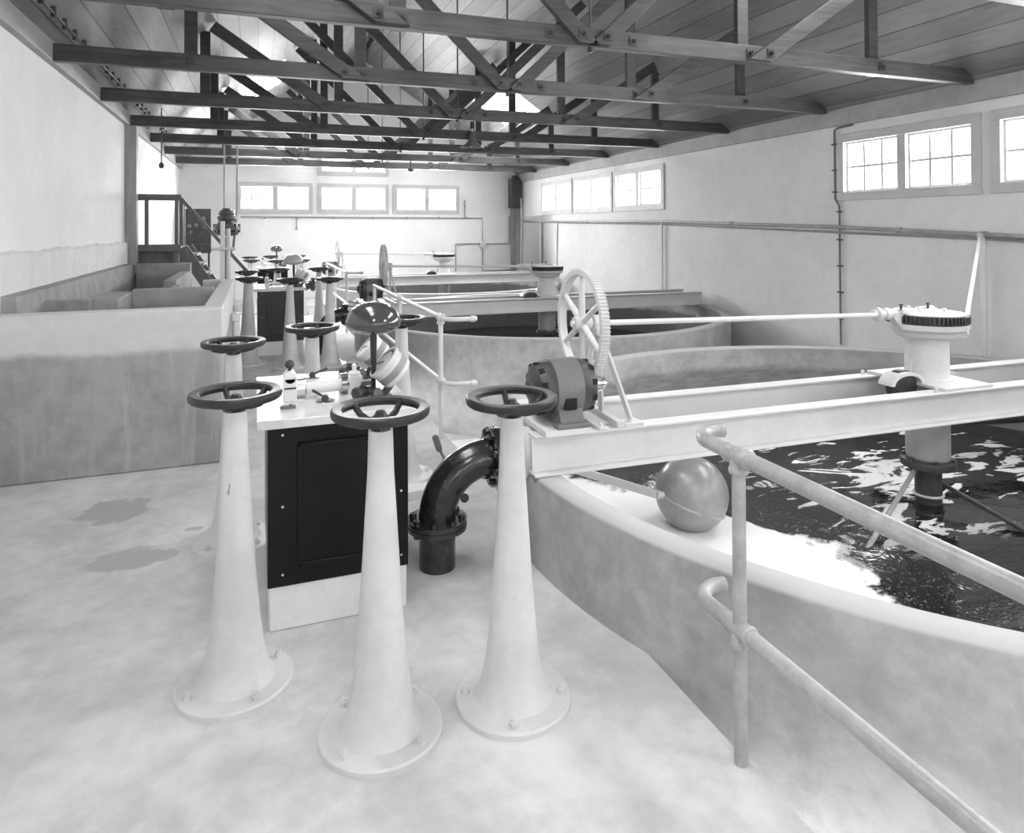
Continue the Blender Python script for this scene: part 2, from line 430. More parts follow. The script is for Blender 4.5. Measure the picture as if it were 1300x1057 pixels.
# ------------------------------------------------------------------ roof trusses
TY = [2.75, 4.51, 6.27, 8.03, 9.83, 11.55, 13.3, 15.1]
def truss(y, label):
    t = thing('roof_truss', (CX, y, ZT), label, 'roof truss', 'timber roof trusses')
    MB().box((XL+.02, y-.04, ZT), (XR-.02, y+.04, ZT+.135)).build('tie_beam', M['tie'], t, bevel=.005)
    def brace(s_, x0, x1, w, y0, y1, mat):       # inclined member, cut level with the tie's underside
        zb = ZT+.008; z1 = zroof(CX+s_*x1)-.03; d = V((s_*(x1-x0), 0, z1-(ZT+.05))).normalized(); n_ = V((-d.z, 0, d.x))*(w/2)
        a0 = V((CX+s_*x0, y0, ZT+.05)); a1 = V((CX+s_*x1, y0, z1))
        pts = []
        for sg in (1, -1):
            p = a0+n_*sg; p = p+d*((zb-p.z)/d.z); pts.append((p, a1+n_*sg))
        return MB().prism([pts[0][0], pts[1][0], pts[1][1], pts[0][1]], (0, y1-y0, 0)).build('strut', mat, t, bevel=.004)
    for s in (-1, 1):
        for dx in (1.4, 2.8):
            MB().box((CX+s*dx-.05, y+.042, ZT+.01), (CX+s*dx+.05, y+.092, zroof(CX+s*dx)-.005)).build('post', M['rafter'], t)
        brace(s, .09, 1.66, .11, y-.092, y-.042, M['strut']); brace(s, 1.52, 2.72, .12, y-.092, y-.042, M['tie'])
        for dx in (.1, .34, 1.56, 1.4, 2.8):
            yy = y-.041 if dx in (1.4, 2.8, .34) else y-.093
            zz = ZT+.07
            m = MB(); m.box((CX+s*dx-.034, yy-.007, zz-.034), (CX+s*dx+.034, yy, zz+.034)); m.cyl((CX+s*dx, yy-.007, zz), (CX+s*dx, yy-.03, zz), .018, 6); m.cyl((CX+s*dx, yy-.03, zz), (CX+s*dx, yy-.045, zz), .009, 8)
            m.build('bolt_plate', M['iron'], t)
    m = MB().cyl((CX, y, ZT-.02), (CX, y, RIDGE-.1), .009, 8); m.cyl((CX, y, ZT-.035), (CX, y, ZT), .02, 6)
    m.build('tie_rod', M['iron'], t)
    return t
tr = truss(TY[1], 'nearest timber roof truss in view, its bolted tie beam crossing the top of the room')
t0 = dup(tr, (CX, TY[0], ZT), 'roof truss in front of all others, above the near wheel stands')
names = ['second timber roof truss from the front, tie beam meeting left wall above the bare plaster', 'third timber roof truss from the front, dark left end above the bare plaster wall',
         'fourth timber roof truss, carried at left by the tall pale wall post', 'fifth timber roof truss, just behind the one on the tall wall post', 'sixth timber roof truss, last but one before the end wall',
         'rearmost timber roof truss, closest to the end wall windows']
for y, nm in zip(TY[2:], names): dup(tr, (CX, y, ZT), nm)

# longitudinal conduit with insulators under the left roof slope
m = MB(); xx = XL+.2; zz = ZRL+.2*SL-.05
m.cyl((xx, -1, zz), (xx, 12.5, zz), .012, 8)
yy = 1.0
while yy < 12.4:
    m.cyl((xx, yy, zz-.03), (xx, yy, zz+.05), .018, 8); yy += .31
tag(m.build('cable_run', M['iron'], origin=(xx, -1, zz)), 'dark cable on knob insulators running under the left roof boards', 'cable')
# drop bulb by the wall post
t = thing('drop_light', (XL+.33, 10.5, 2.5), 'small bare drop light hanging near the top of the pale wall post', 'light')
MB().tube([(XL+.33, 10.5, ZRL+.33*SL), (XL+.33, 10.5, 2.46)], .008, 8).build('cord', M['iron'], t)
MB().lathe([(.012,.05),(.03,.03),(.035,0),(.02,-.03)], (XL+.33, 10.5, 2.42)).build('socket', M['iron'], t)

# bell pendant under the fourth truss
t = thing('pendant_lamp', (3.0, 9.72, 2.75), 'bell-shaped metal pendant lamp hanging from the middle of the roof timbers', 'lamp')
MB().cyl((3.0, 9.72, 3.12), (3.0, 9.72, 3.02), .035, 12).build('ceiling_rose', M['iron'], t)
MB().cyl((3.0, 9.72, 3.03), (3.0, 9.72, 2.93), .012, 8).build('stem', M['chrome'], t)
MB().lathe([(.02,.24),(.04,.2),(.045,.16),(.06,.1),(.10,.05),(.17,.01),(.185,0),(.175,.0),(.09,.045),(.045,.1),(.03,.15)], (3.0, 9.72, 2.74), n=28).build('lamp_shade', M['motor'], t)
MB().lathe([(.001,-.02),(.03,-.01),(.04,.03),(.02,.08)], (3.0, 9.72, 2.76), n=16).build('bulb', M['glassware'], t)
m = MB(); m.cyl((CX+.55, 13.3, 2.867), (CX+.55, 13.3, 2.74), .015, 8); m.lathe([(.02,.06),(.06,.04),(.065,0),(.02,-.02)], (CX+.55, 13.3, 2.68), n=14)
tag(m.build('lamp_holder', M['iron'], origin=(CX+.55, 13.2, 2.7)), 'small dark lamp holder under a far tie beam, near the end wall', 'lamp holder')

# ------------------------------------------------------------------ tanks
RO, RI, ZRIM, ZW = 2.53, 2.40, .41, -.15
def tank(cx, cy, name_l, mat, ro=RO):
    ri = ro-.13
    m = MB(); m.lathe([(ro, LOW), (ro, ZRIM-.012), (ro-.012, ZRIM), (ri+.012, ZRIM), (ri, ZRIM-.012), (ri, LOW)], (cx, cy, 0), n=160, closed=True)
    o = m.build('concrete_tank', mat, origin=(cx, cy, 0), angle=50); tag(o, name_l, 'tank', 'round concrete water tanks')
    m = MB(); A = m.ring(V((cx, cy, ZW)), V((1,0,0)), V((0,1,0)), ri-.003, 160); m.bm.faces.new(A)
    B = m.ring(V((cx, cy, ZW-.3)), V((1,0,0)), V((0,1,0)), ri-.003, 160); m.bm.faces.new(B[::-1]); m.skin(B, A)
    return o, m.build('water', M['water'], origin=(cx, cy, ZW))
T1 = (3.73, 3.03); T2 = (3.73, 8.88); T3 = (3.72, 13.96)
a, wv = tank(*T1, 'nearest round concrete tank, with white foam and a ball float in it', M['tank1']); tag(wv, 'dark water streaked with white foam in the nearest round tank', 'water', kind='stuff')
a, wv = tank(*T2, 'middle round concrete tank, full width visible behind the large toothed wheel', M['tank2']); tag(wv, 'dark still water in the middle round tank', 'water', kind='stuff')
a, wv = tank(*T3, 'farthest round concrete tank, in front of the end wall', M['tank2'], 2.35); tag(wv, 'dark water in the farthest round tank', 'water', kind='stuff')

# step ledge in the gap beyond the first tank
tag(MB().box((1.345, 6.85, LOW), (2.3, 7.5, -.62)).build('concrete_step', M['plaster_r'], origin=(1.7, 6.4, LOW)), 'pale concrete ledge low between the nearest and middle tanks', 'ledge')

# ---- bridge of two I-beams across a tank (authored at tank 1)
BY0, BY1 = 2.875, 3.36
def ibeam(m, x0, x1, y, z0, z1, fw=.09):
    m.box((x0, y-fw/2, z0), (x1, y+fw/2, z0+.012)); m.box((x0, y-fw/2, z1-.012), (x1, y+fw/2, z1)); m.box((x0, y-.005, z0+.012), (x1, y+.005, z1-.012))
    for i in range(40):       # rounded roots of the rolled section
        pass
def make_bridge(label):
    t = thing('steel_bridge', (3.7, 3.12, .41), label, 'bridge', 'white steel bridges over the tanks')
    for y in (BY0, BY1):
        m = MB(); ibeam(m, 1.20, 6.2, y, .412, .60); m.build('steel_beam', M['beam_paint'], t, bevel=.003)
    m = MB()
    for x in (1.26, 1.52): m.box((x, BY0-.05, .60), (x+.05, BY1+.05, .612))
    m.box((1.235, BY0-.09, .605), (1.46, BY1+.02, .632)); m.build('motor_bed', M['beam_paint'], t, bevel=.002)
    for i in range(4):
        x = (1.285, 1.545, 1.70, 3.66)[i]
        for y in (BY0-.02, BY1+.02): MB().cyl((x, y, .598), (x, y, .625), .011, 6).build('bed_bolt', M['beam_paint'], t)
    return t
bridge = make_bridge('white steel bridge of two beams across the nearest tank')

# ---- column with ring gear, authored at tank 1
GX, GY = 3.90, 3.12
def make_gear_column(label):
    t = thing('gear_column', (GX, GY, .61), label, 'gear column', 'gear columns on the bridges')
    m = MB(); m.lathe([(.125,.62),(.122,.63),(.122,.83),(.124,.9)], (GX,GY,0), n=40); m.build('column', M['paint'], t)
    m = MB(); m.lathe([(.15,.602),(.15,.624),(.145,.628),(.12,.63)], (GX,GY,0), n=40); m.box((GX-.19,GY-.28,.6),(GX+.19,GY+.28,.618))
    m.build('base_plate', M['paint'], t, bevel=.003)
    for a in (0, 1):
        a = a*PI; d = V((math.cos(a), math.sin(a), 0)); s_ = V((-d.y, d.x, 0))*.006; c = V((GX,GY,0))
        P = [c+d*.12+V((0,0,.618)), c+d*.25+V((0,0,.618)), c+d*.25+V((0,0,.628)), c+d*.19+V((0,0,.645)), c+d*.155+V((0,0,.68)), c+d*.135+V((0,0,.74)), c+d*.12+V((0,0,.76))]
        MB().prism([p-s_ for p in P], s_*2).build('gusset', M['paint'], t)
    m = MB(); m.lathe([(.123,.868),(.162,.871),(.18,.882),(.186,.906),(.2,.914),(.226,.926),(.23,.958),(.2,.96)], (GX,GY,0), n=48); m.build('gear_bowl', M['paint'], t)
    m = MB(); m.lathe([(.19,.952),(.228,.955),(.232,.968),(.19,.968)], (GX,GY,0), n=48, closed=True); m.gear((GX,GY,.986), (0,0,1), .17, .233, .014, 60, .044); m.build('ring_gear', M['iron'], t)
    m = MB(); m.lathe([(.2,1.006),(.212,1.012),(.208,1.02),(.14,1.027),(.07,1.03),(.06,1.044),(.001,1.046)], (GX,GY,0), n=48)
    for i in range(4):
        a = i*PI/2+.4; m.cyl((GX+.1*math.cos(a), GY+.1*math.sin(a), 1.02), (GX+.1*math.cos(a), GY+.1*math.sin(a), 1.05), .012, 6)
    m.box((GX-.05,GY-.02,1.03),(GX+.05,GY+.02,1.052)); m.build('gear_cover', M['beam_paint'], t)
    # housing that carries the pinion shaft, on the -x side
    m = MB(); m.prism([(GX-.29,GY-.03,1.0),(GX-.25,GY-.03,1.035),(GX-.215,GY-.03,1.03),(GX-.2,GY-.03,.94),(GX-.12,GY-.03,.89),(GX-.2,GY-.03,.9)], (0,.06,0))
    m.cyl((GX-.42,GY,1.02),(GX-.25,GY,1.02), .028, 20); m.cyl((GX-.40,GY,1.02),(GX-.375,GY,1.02), .042, 20); m.cyl((GX-.34,GY,1.02),(GX-.30,GY,1.02), .036, 20)
    m.box((GX-.24,GY-.045,1.02),(GX-.12,GY+.045,1.048)); m.build('pinion_bearing', M['paint'], t, bevel=.004)
    m = MB()
    for x in (GX-.235, GX-.02): m.cyl((x, GY-.03, 1.04), (x, GY-.03, 1.075), .007, 6); m.cyl((x, GY-.03, 1.075), (x, GY-.03, 1.082), .013, 8)
    m.build('grease_cup', M['iron'], t)
    # below the bridge
    m = MB(); m.lathe([(.122,.6),(.122,.14),(.118,.13),(.11,.12)], (GX,GY,0), n=40); m.build('lower_tube', M['plate_paint'], t)
    m = MB(); m.lathe([(.09,.12),(.15,.118),(.155,.1),(.152,.075),(.09,.07)], (GX,GY,0), n=32)
    for i in range(6): a = i*PI/3; m.cyl((GX+.135*math.cos(a),GY+.135*math.sin(a),.06),(GX+.135*math.cos(a),GY+.135*math.sin(a),.135), .012, 6)
    m.build('flange', M['motor_dark'], t)
    m = MB(); m.cyl((GX,GY,.08),(GX,GY,-.32), .075, 28); m.build('paddle_shaft', M['iron'], t)
    m = MB(); m.torus((GX,GY,-.1),(0,0,1),.08,.008,.008); m.build('shaft_band', M['paint'], t)
    # half ring guard over the slot beside the column
    m = MB(); cgx, cgy = GX-.28, GY-.12; A = []
    for i in range(13): a = PI*i/12; A.append((cgx+.13*math.cos(a), cgy, .612+.075*math.sin(a)))
    Bq = [(cgx+.105*math.cos(PI*i/12), cgy, .612+.055*math.sin(PI*i/12)) for i in range(12, -1, -1)]
    m.prism(A+Bq, (0,.1,0)); m.build('slot_guard', M['paint'], t)
    m = MB(); m.lathe([(.095,0),(.095,.05)], (cgx, cgy+.03, .6), (0,1,0), n=24); m.build('roller', M['iron'], t)
    return t
gearcol = make_gear_column('pale gear column with dark toothed ring, on the nearest bridge at right')

# ---- toothed drive wheel with long shaft
WX, WY, WZ, WR = 1.56, 3.10, 1.065, .28
def make_drive_wheel(label):
    t = thing('drive_wheel', (WX+.1, WY, .61), label, 'gear wheel', 'drive wheels beside the motors')
    m = MB(); m.gear((WX,WY,WZ), (1,0,0), WR-.032, WR, .008, 96, .042); m.build('toothed_rim', M['paint'], t)
    m = MB(); m.cyl((WX-.045,WY,WZ),(WX+.045,WY,WZ), .034, 20); m.build('hub', M['paint'], t)
    for i in range(6):
        a = i*PI/3+PI/6; d = V((0, math.cos(a), math.sin(a))); c = V((WX,WY,WZ))
        MB().cyl(c+d*.03, c+d*(WR-.028), .018, 12, .012).build('spoke', M['paint'], t)
    MB().cyl((WX-.06,WY,WZ),(GX-.42,WY,1.02), .0145, 14).build('drive_shaft', M['beam_paint'], t)
    m = MB(); c = V((WX+.085,WY,WZ)); m.cyl(c-V((.028,0,0)), c+V((.028,0,0)), .04, 20); m.box((WX+.06,WY-.045,WZ-.06),(WX+.11,WY+.045,WZ-.02))
    m.build('shaft_bearing', M['paint'], t, bevel=.003)
    for p, q in (((WX+.085,WY-.03,WZ-.04),(WX+.15,BY0-.01,.615)), ((WX+.085,WY+.03,WZ-.04),(WX+.12,BY1,.615)), ((WX+.085,WY-.01,WZ-.05),(WX+.075,WY-.06,.63))):
        MB().bar(p, q, .012, .045, (0,1,0)).build('support_leg', M['paint'], t)
    m = MB()
    m.box((WX+.10,BY0-.045,.6),(WX+.2,BY0+.045,.616)); m.box((WX+.07,BY1-.045,.6),(WX+.17,BY1+.045,.616)); m.box((WX+.055,BY0-.05,.601),(WX+.095,BY1+.05,.632))
    m.build('foot_plate', M['paint'], t, bevel=.002)
    return t
wheel = make_drive_wheel('large pale toothed wheel with six spokes on the nearest bridge')

# ---- electric motor
MX0, MX1, MY, MZ = 1.22, 1.52, 2.95, .77
def make_motor(label):
    t = thing('electric_motor', ((MX0+MX1)/2, MY, .612), label, 'motor', 'electric motors on the bridges')
    m = MB(); m.lathe([(.128,0),(.137,.004),(.137,.136),(.128,.14)], (MX0+.09, MY, MZ), (1,0,0), n=40); m.build('motor_body', M['motor'], t)
    m = MB(); m.prism([(MX0+.1,MY-.135,.64),(MX0+.1,MY-.11,.7),(MX0+.1,MY+.11,.7),(MX0+.1,MY+.135,.64),(MX0+.1,MY+.135,.612),(MX0+.1,MY-.135,.612)], (.12,0,0))
    m.box((MX0+.075,MY-.165,.612),(MX0+.245,MY-.1,.632)); m.box((MX0+.075,MY+.1,.612),(MX0+.245,MY+.165,.632)); m.build('motor_foot', M['motor'], t, bevel=.004)
    for s, x0, d in ((0, MX0+.09, -1), (1, MX0+.23, 1)):
        m = MB(); m.lathe([(.13,0),(.128,.02),(.122,.045),(.112,.068),(.07,.08),(.045,.085),(.042,.1),(.02,.104)], (x0, MY, MZ), (d,0,0), n=40); e = m.build('end_bell', M['motor_dark'], t)
        for i in range(10):
            m = MB(); a = 2*PI*i/10; r, uu, dd = m.frame((d,0,0),(0,1,0)); o = r*math.cos(a)+uu*math.sin(a); tt = -r*math.sin(a)+uu*math.cos(a)
            c = V((x0+d*.045, MY, MZ))+o*.1165; m.bar(c-dd*.022, c+dd*.022, .026, .012, o)
            m.build('vent_slot', M['void'], e)
    m = MB(); m.cyl((MX1-.05,MY,MZ),(MX1+.1,MY,MZ), .013, 12); m.build('motor_shaft', M['chrome'], t)
    m = MB(); m.gear((WX,MY,MZ),(1,0,0), .012, .038, .008, 16, .05); m.cyl((WX+.03,MY,MZ),(WX+.045,MY,MZ), .03, 16); m.build('pinion', M['chrome'], t)
    m = MB(); m.box((MX0+.125,MY-.139,.69),(MX0+.185,MY-.1,.745)); m.build('terminal_opening', M['void'], t, bevel=.006)
    return t
motor = make_motor('grey electric motor with slotted end bells on the nearest bridge')

# ---- handwheel stand
def make_stand(x, y, label):
    t = thing('valve_stand', (x, y, 0), label, 'valve stand', 'handwheel valve stands')
    pf = [(.0375,.928),(.041,.8),(.047,.7),(.0545,.57),(.066,.38),(.080,.22),(.092,.13),(.105,.07),(.120,.035),(.132,.022)]
    MB().lathe(pf[::-1], (x,y,0), n=40).build('column', M['paint'], t)
    m = MB(); m.lathe([(.190,0),(.190,.016),(.184,.022),(.1,.024)], (x,y,0), n=48)
    m.build('base_flange', M['paint'], t)
    for i in range(4):
        a = i*PI/2+PI/4-.36; p = V((x+.158*math.cos(a), y+.158*math.sin(a), .02)); m = MB(); m.cyl(p, p+V((0,0,.018)), .015, 6); m.cyl(p+V((0,0,.018)), p+V((0,0,.026)), .008, 8); m.build('anchor_bolt', M['paint'], t)
    hw = MB().lathe([(.120,.976),(.117,.981),(.117,.990),(.121,.996),(.146,.998),(.151,.994),(.1525,.986),(.151,.975),(.146,.970),(.125,.971)], (x,y,0), n=64, closed=True).build('handwheel', M['wheel_iron'], t)
    m = MB(); m.lathe([(.022,.925),(.032,.93),(.042,.945),(.034,.962),(.02,.972),(.014,.985),(.001,.986)], (x,y,0), n=20); m.build('hub', M['wheel_iron'], hw)
    for i in range(5):
        a = i*2*PI/5+.63; d = V((math.cos(a), math.sin(a), 0)); c = V((x,y,0))
        MB().tube([c+d*.02+V((0,0,.948)), c+d*.06+V((0,0,.947)), c+d*.095+V((0,0,.958)), c+d*.115+V((0,0,.974)), c+d*.127+V((0,0,.988))], [.012,.0105,.0105,.0105,.011], 10).build('spoke', M['wheel_iron'], hw)
    return t
S = [(-.062, 2.56, 'front left pale valve stand with dark handwheel, left of the black console'),
     (.366, 2.16, 'frontmost pale valve stand, its handwheel overlapping the front of the black console'),
     (.797, 2.15, 'pale valve stand in front of the black elbow pipe and nearest motor'),
     (-.10, 3.72, 'pale valve stand against the left basin, just behind the front left one'),
     (.308, 4.12, 'pale valve stand seen over the marble top, directly behind the nearest console'),
     (.86, 4.30, 'pale valve stand behind the dark domed lamp of the nearest console')]
st0 = make_stand(*S[0])
for i, (x, y, l) in enumerate(S[1:]): dup(st0, (x, y, 0), l, rz=(.25, .8, .35, .6, 1.1)[i])

# ---- console with marble top
def make_console(label, brown=False):
    t = thing('control_console', (.3, 3.15, 0), label, 'console', 'control consoles with marble tops')
    m = MB(); m.box((.05,2.83,0),(.585,3.55,.172)); m.build('concrete_base', M['plaster_r'], t, bevel=.006)
    m = MB(); m.box((.045,2.82,.172),(.59,3.56,.79)); m.build('cabinet_body', M['console'], t, bevel=.003)
    m = MB(); m.box((.155,2.808,.245),(.52,2.822,.72)); d = m.build('door', M['console'], t)
    m = MB(); W = .016
    m.box((.155,2.800,.245),(.52,2.812,.245+W)); m.box((.155,2.800,.72-W),(.52,2.812,.72)); m.box((.155,2.800,.245),(.155+W,2.812,.72)); m.box((.52-W,2.800,.245),(.52,2.812,.72))
    m.build('door_moulding', M['console'], d, bevel=.003)
    for x in (.10,.56):
        for z in (.22,.48,.755): MB().cyl((x,2.82,z),(x,2.814,z), .005, 8).build('screw_head', M['chrome'], t)
    m = MB(); m.box((.005,2.775,.79),(.615,3.62,.825)); m.build('marble_top', M['slab'], t, bevel=.004)
    return t
console = make_console('black lacquered console on a pale base, nearest of the marble-topped consoles')

ZS = .825
def make_gauge(x, y, r, label):
    t = thing('dial_gauge', (x, y, ZS), label, 'gauge', 'tilted dial gauges on the marble tops')
    n = V((-.73, -.02, .68)).normalized(); c = V((x, y, ZS+.142))
    m = MB(); m.lathe([(r*.9,-.075),(r*.98,-.07),(r,-.06),(r,.0),(r*1.06,.004),(r*1.06,.018),(r*.93,.02),(r*.92,.01)], c, n, n=40, cap=True); m.build('gauge_case', M['beam_paint'], t)
    gb = MB(); gb.lathe([(r*1.004,-.052),(r*1.012,-.05),(r*1.012,-.022),(r*1.004,-.02)], c, n, n=40, closed=True); gb.build('case_band', M['conduit'], t)
    m = MB(); m.lathe([(r*.92,.008),(r*.9,.0135),(.001,.014)], c, n, n=40); f = m.build('dial_face', M['dial'], t)
    a, b, _ = MB().frame(n, (0,1,0)); m = MB()
    for i in range(24):
        th = PI*.25+2*PI*i/24*.77; o = a*math.cos(th)+b*math.sin(th); m.bar(c+n*.0155+o*r*.72, c+n*.0155+o*r*.84, .003, .002, n)
    m.bar(c+n*.016-b*.02*r, c+n*.016+(a*.5+b).normalized()*r*.7, .004, .002, n); m.build('dial_marks', M['ink'], f)
    m = MB(); m.cyl((x-.02,y,ZS),(x-.02,y,ZS+.012), .045, 20); m.cyl((x-.02,y,ZS),(c-n*.07), .017, 14); m.build('gauge_bracket', M['iron'], t)
    # valve cluster at the foot
    m = MB(); v = V((x-.085, y-.02, ZS+.035))
    m.cyl((v.x, v.y, ZS), (v.x, v.y, ZS+.05), .012, 10); m.cyl(v-V((.035,.03,0)), v+V((.035,.03,0)), .018, 10); m.cyl(v+V((-.02,.03,.01)), v+V((.03,-.05,.0)), .014, 8)
    m.lathe([(.008,-.01),(.028,-.008),(.030,0),(.028,.008),(.008,.01)], v+V((-.045,-.035,0)), (.8,.6,.2), n=10)
    m.lathe([(.008,-.01),(.026,-.008),(.028,0),(.026,.008),(.008,.01)], v+V((.035,-.055,-.002)), (.5,-.8,.2), n=10)
    m.lathe([(.008,-.01),(.024,-.008),(.026,0),(.024,.008),(.008,.01)], v+V((.0,.0,.035)), (0,.2,1), n=10)
    m.build('gauge_cock', M['iron'], t)
    return t
g0 = make_gauge(.53, 2.99, .076, 'larger front dial gauge tilted up on the right of the nearest marble top')
g1 = make_gauge(.525, 3.42, .068, 'smaller rear dial gauge tilted up on the nearest marble top, behind the lamp post')

def make_lamp(label, mat):
    t = thing('desk_lamp', (.478, 3.0, ZS), label, 'lamp', 'domed lamps on the consoles')
    x, y = .478, 3.0
    MB().lathe([(.04,0),(.04,.01),(.016,.02),(.012,.03)], (x,y,ZS), n=24).build('lamp_base', M['iron'], t)
    m = MB(); m.lathe([(.0105,.02),(.0105,.14),(.0135,.145),(.0135,.16),(.011,.165),(.013,.17),(.015,.275),(.02,.28)], (x,y,ZS), n=16); m.build('lamp_post', M['wheel_iron'], t)
    z = ZS+.27
    m = MB(); m.lathe([(.001,.141),(.03,.139),(.06,.130),(.088,.112),(.107,.088),(.117,.062),(.118,.052),(.112,.036),(.097,.022),(.07,.01),(.04,.003),(.018,.0)], (x,y,z), n=48); m.build('lamp_shade', mat, t)
    return t
lamp = make_lamp('glossy dark domed lamp on a post, on the nearest marble top', M['lamp'])

# horizontal flow tube with end blocks
def make_recorder(label):
    t = thing('flow_recorder', (.26, 3.1, ZS), label, 'instrument', 'flow recorders on the marble tops')
    m = MB(); m.box((.112,3.04,ZS),(.165,3.12,ZS+.10)); m.lathe([(.0265,-.04),(.0265,.04)], (.1385,3.08,ZS+.10), (0,1,0), n=20); m.build('end_block', M['dial'], t, bevel=.004)
    m = MB(); m.cyl((.138,3.08,ZS+.12),(.138,3.08,ZS+.135), .008, 10); m.lathe([(.002,0),(.016,.008),(.021,.02),(.016,.033),(.002,.04)], (.138,3.08,ZS+.132), n=18); m.build('ball_knob', M['iron'], t)
    m = MB(); m.cyl((.165,3.09,ZS+.045),(.2,3.09,ZS+.045), .04, 24); m.build('glass_cup', M['chrome'], t)
    m = MB(); m.cyl((.2,3.09,ZS+.04),(.37,3.13,ZS+.04), .026, 20); m.build('white_tube', M['dial'], t)
    m = MB(); m.cyl((.35,3.125,ZS+.045),(.382,3.13,ZS+.045), .042, 24); m.build('end_cap', M['chrome'], t)
    m = MB(); m.box((.382,3.09,ZS),(.445,3.16,ZS+.075)); m.cyl((.413,3.125,ZS+.07),(.413,3.125,ZS+.125), .01, 12); m.lathe([(.02,0),(.028,.01),(.02,.02)],(.413,3.125,ZS+.075), n=16); m.build('glass_block', M['dial'], t, bevel=.006)
    m = MB(); m.box((.115,3.036,ZS+.055),(.162,3.041,ZS+.061)); m.build('scale_line', M['ink'], t)
    return t
rec = make_recorder('white horizontal flow recorder with a dark ball knob on the nearest marble top')
def make_lever(x, y, a, label):
    t = thing('control_lever', (x, y, ZS), label, 'lever', 'small levers on the marble tops')
    m = MB(); m.lathe([(.04,0),(.04,.004),(.036,.006),(.001,.007)], (x,y,ZS), n=24); m.build('lever_plate', M['chrome'], t)
    m = MB(); m.lathe([(.014,.005),(.016,.014),(.012,.026),(.002,.03)], (x,y,ZS), n=16)
    d = V((math.cos(a), math.sin(a), .25)); m.cyl(V((x,y,ZS+.018)), V((x,y,ZS+.018))+d*.075, .0045, 8, .0065); m.build('lever_arm', M['iron'], t)
    return t
lv = make_lever(.276, 3.0, 2.2, 'front small lever on a round plate, middle of the nearest marble top')
lv2 = dup(lv, (.262, 3.5, ZS), 'rear small lever lying toward the back edge of the nearest marble top', rz=-1.9)
plate = MB().box((.095,2.93,ZS),(.155,2.955,ZS+.012)); plate.box((.13,2.935,ZS+.012),(.14,2.945,ZS+.018))
tag(plate.build('name_block', M['motor'], origin=(.125, 2.94, ZS), bevel=.002), 'small dark block lying at the front left of the nearest marble top', 'block')

# ---- black elbow pipe
EX, EY = .785, 3.11
def flange(m, c, ax, r, t_, gap=.022):
    c = V(c); ax = V(ax).normalized()
    m.lathe([(r*.5,-gap),(r,-gap),(r,-.003),(r*.97,-.002),(r*.97,.002),(r,.003),(r,gap),(r*.5,gap)], c, ax, n=40)
def bolts(t, c, ax, r, n, ln_=.04):
    a, b, d = MB().frame(ax, (0,1,0)); c = V(c)
    for i in range(n):
        m = MB(); th = 2*PI*(i+.5)/n; o = (a*math.cos(th)+b*math.sin(th))*r
        m.cyl(c+o-d*ln_, c+o+d*ln_, .009, 8); m.cyl(c+o+d*.022, c+o+d*ln_, .016, 6); m.cyl(c+o-d*ln_, c+o-d*.022, .016, 6); m.build('flange_bolt', M['black_pipe'], t)
def make_elbow(label):
    t = thing('elbow_pipe', (EX, EY, 0), label, 'pipe', 'black elbow pipes feeding the tanks')
    MB().lathe([(.0835,0),(.0835,.185)], (EX,EY,0), n=36).build('riser', M['black_pipe'], t)
    m = MB(); flange(m, (EX,EY,.2), (0,0,1), .137, 0); m.build('flange', M['black_pipe'], t)
    bolts(t, (EX,EY,.2), (0,0,1), .112, 8)
    pts = []; R = .25
    for i in range(17):
        a = PI/2*i/16; pts.append((EX+R-R*math.cos(a), EY, .22+R*math.sin(a)))
    MB().tube(pts, .0855, 32).build('bend', M['black_pipe'], t)
    fc = (EX+R+.025, EY, .47)
    m = MB(); flange(m, fc, (1,0,0), .137, 0); m.build('flange', M['black_pipe'], t)
    bolts(t, fc, (1,0,0), .112, 8)
    MB().lathe([(.085,0),(.085,.1),(.12,.11),(.12,.2)], (fc[0]+.02, EY, .47), (1,0,0), n=32).build('wall_pipe', M['beam_paint'], t)
    m = MB(); m.lathe([(.012,0),(.012,.01),(.02,.012),(.02,.02)], (EX+.1, EY-.082, .33), (.2,-1,.1), n=12); m.build('boss', M['black_pipe'], t)
    return t
elbow = make_elbow('large black elbow pipe with bolted flanges, nearest, entering the front tank')

# ---- pipe railing by the first tank
def arc(c, r, a0, a1, z, n=10): return [(c[0]+r*math.cos(a0+(a1-a0)*i/n), c[1]+r*math.sin(a0+(a1-a0)*i/n), z) for i in range(n+1)]
def tee(m, p, d):
    p = V(p); d = V(d); Q = [(.021,-.052),(.027,-.05),(.0295,-.044),(.0295,-.036),(.0265,-.031),(.0265,.031),(.0295,.036),(.0295,.044),(.027,.05),(.021,.052)]
    m.lathe(Q, p, d, n=24); m.lathe([(.019,-.052),(.027,-.05),(.029,-.044),(.029,-.036),(.0255,-.031),(.0255,0),(.02,.02),(.01,.027)], p, (0,0,1), n=24)
rr = thing('pipe_railing', (1.32, 1.66, 0), 'nearest grey pipe railing with curled ends, in the right foreground', 'railing', 'grey pipe railings')
RX, RY = 1.318, 1.66
MB().cyl((RX,RY,0),(RX,RY,.885), .0195, 20).build('post', M['rail_paint'], rr)
MB().cyl((RX,-1.2,-.0),(RX,-1.2,.885), .0195, 20).build('post', M['rail_paint'], rr)
for z, nm in ((.885, 'top_rail'), (.385, 'lower_rail')):
    pts = [(RX-.02, -2.2, z), (RX-.015, -.5, z), (RX, RY, z), (RX, 1.80, z)]+arc((RX+.09, 1.80), .09, PI, PI/2-.25, z)+[(RX+.12, 1.886, z)]
    pts = [V(p) for p in pts]
    MB().tube(pts, .0225, 20).build(nm, M['rail_paint'], rr)
    m = MB(); tee(m, (RX,RY,z), (0,1,0)); m.build('tee_fitting', M['rail_paint'], rr)

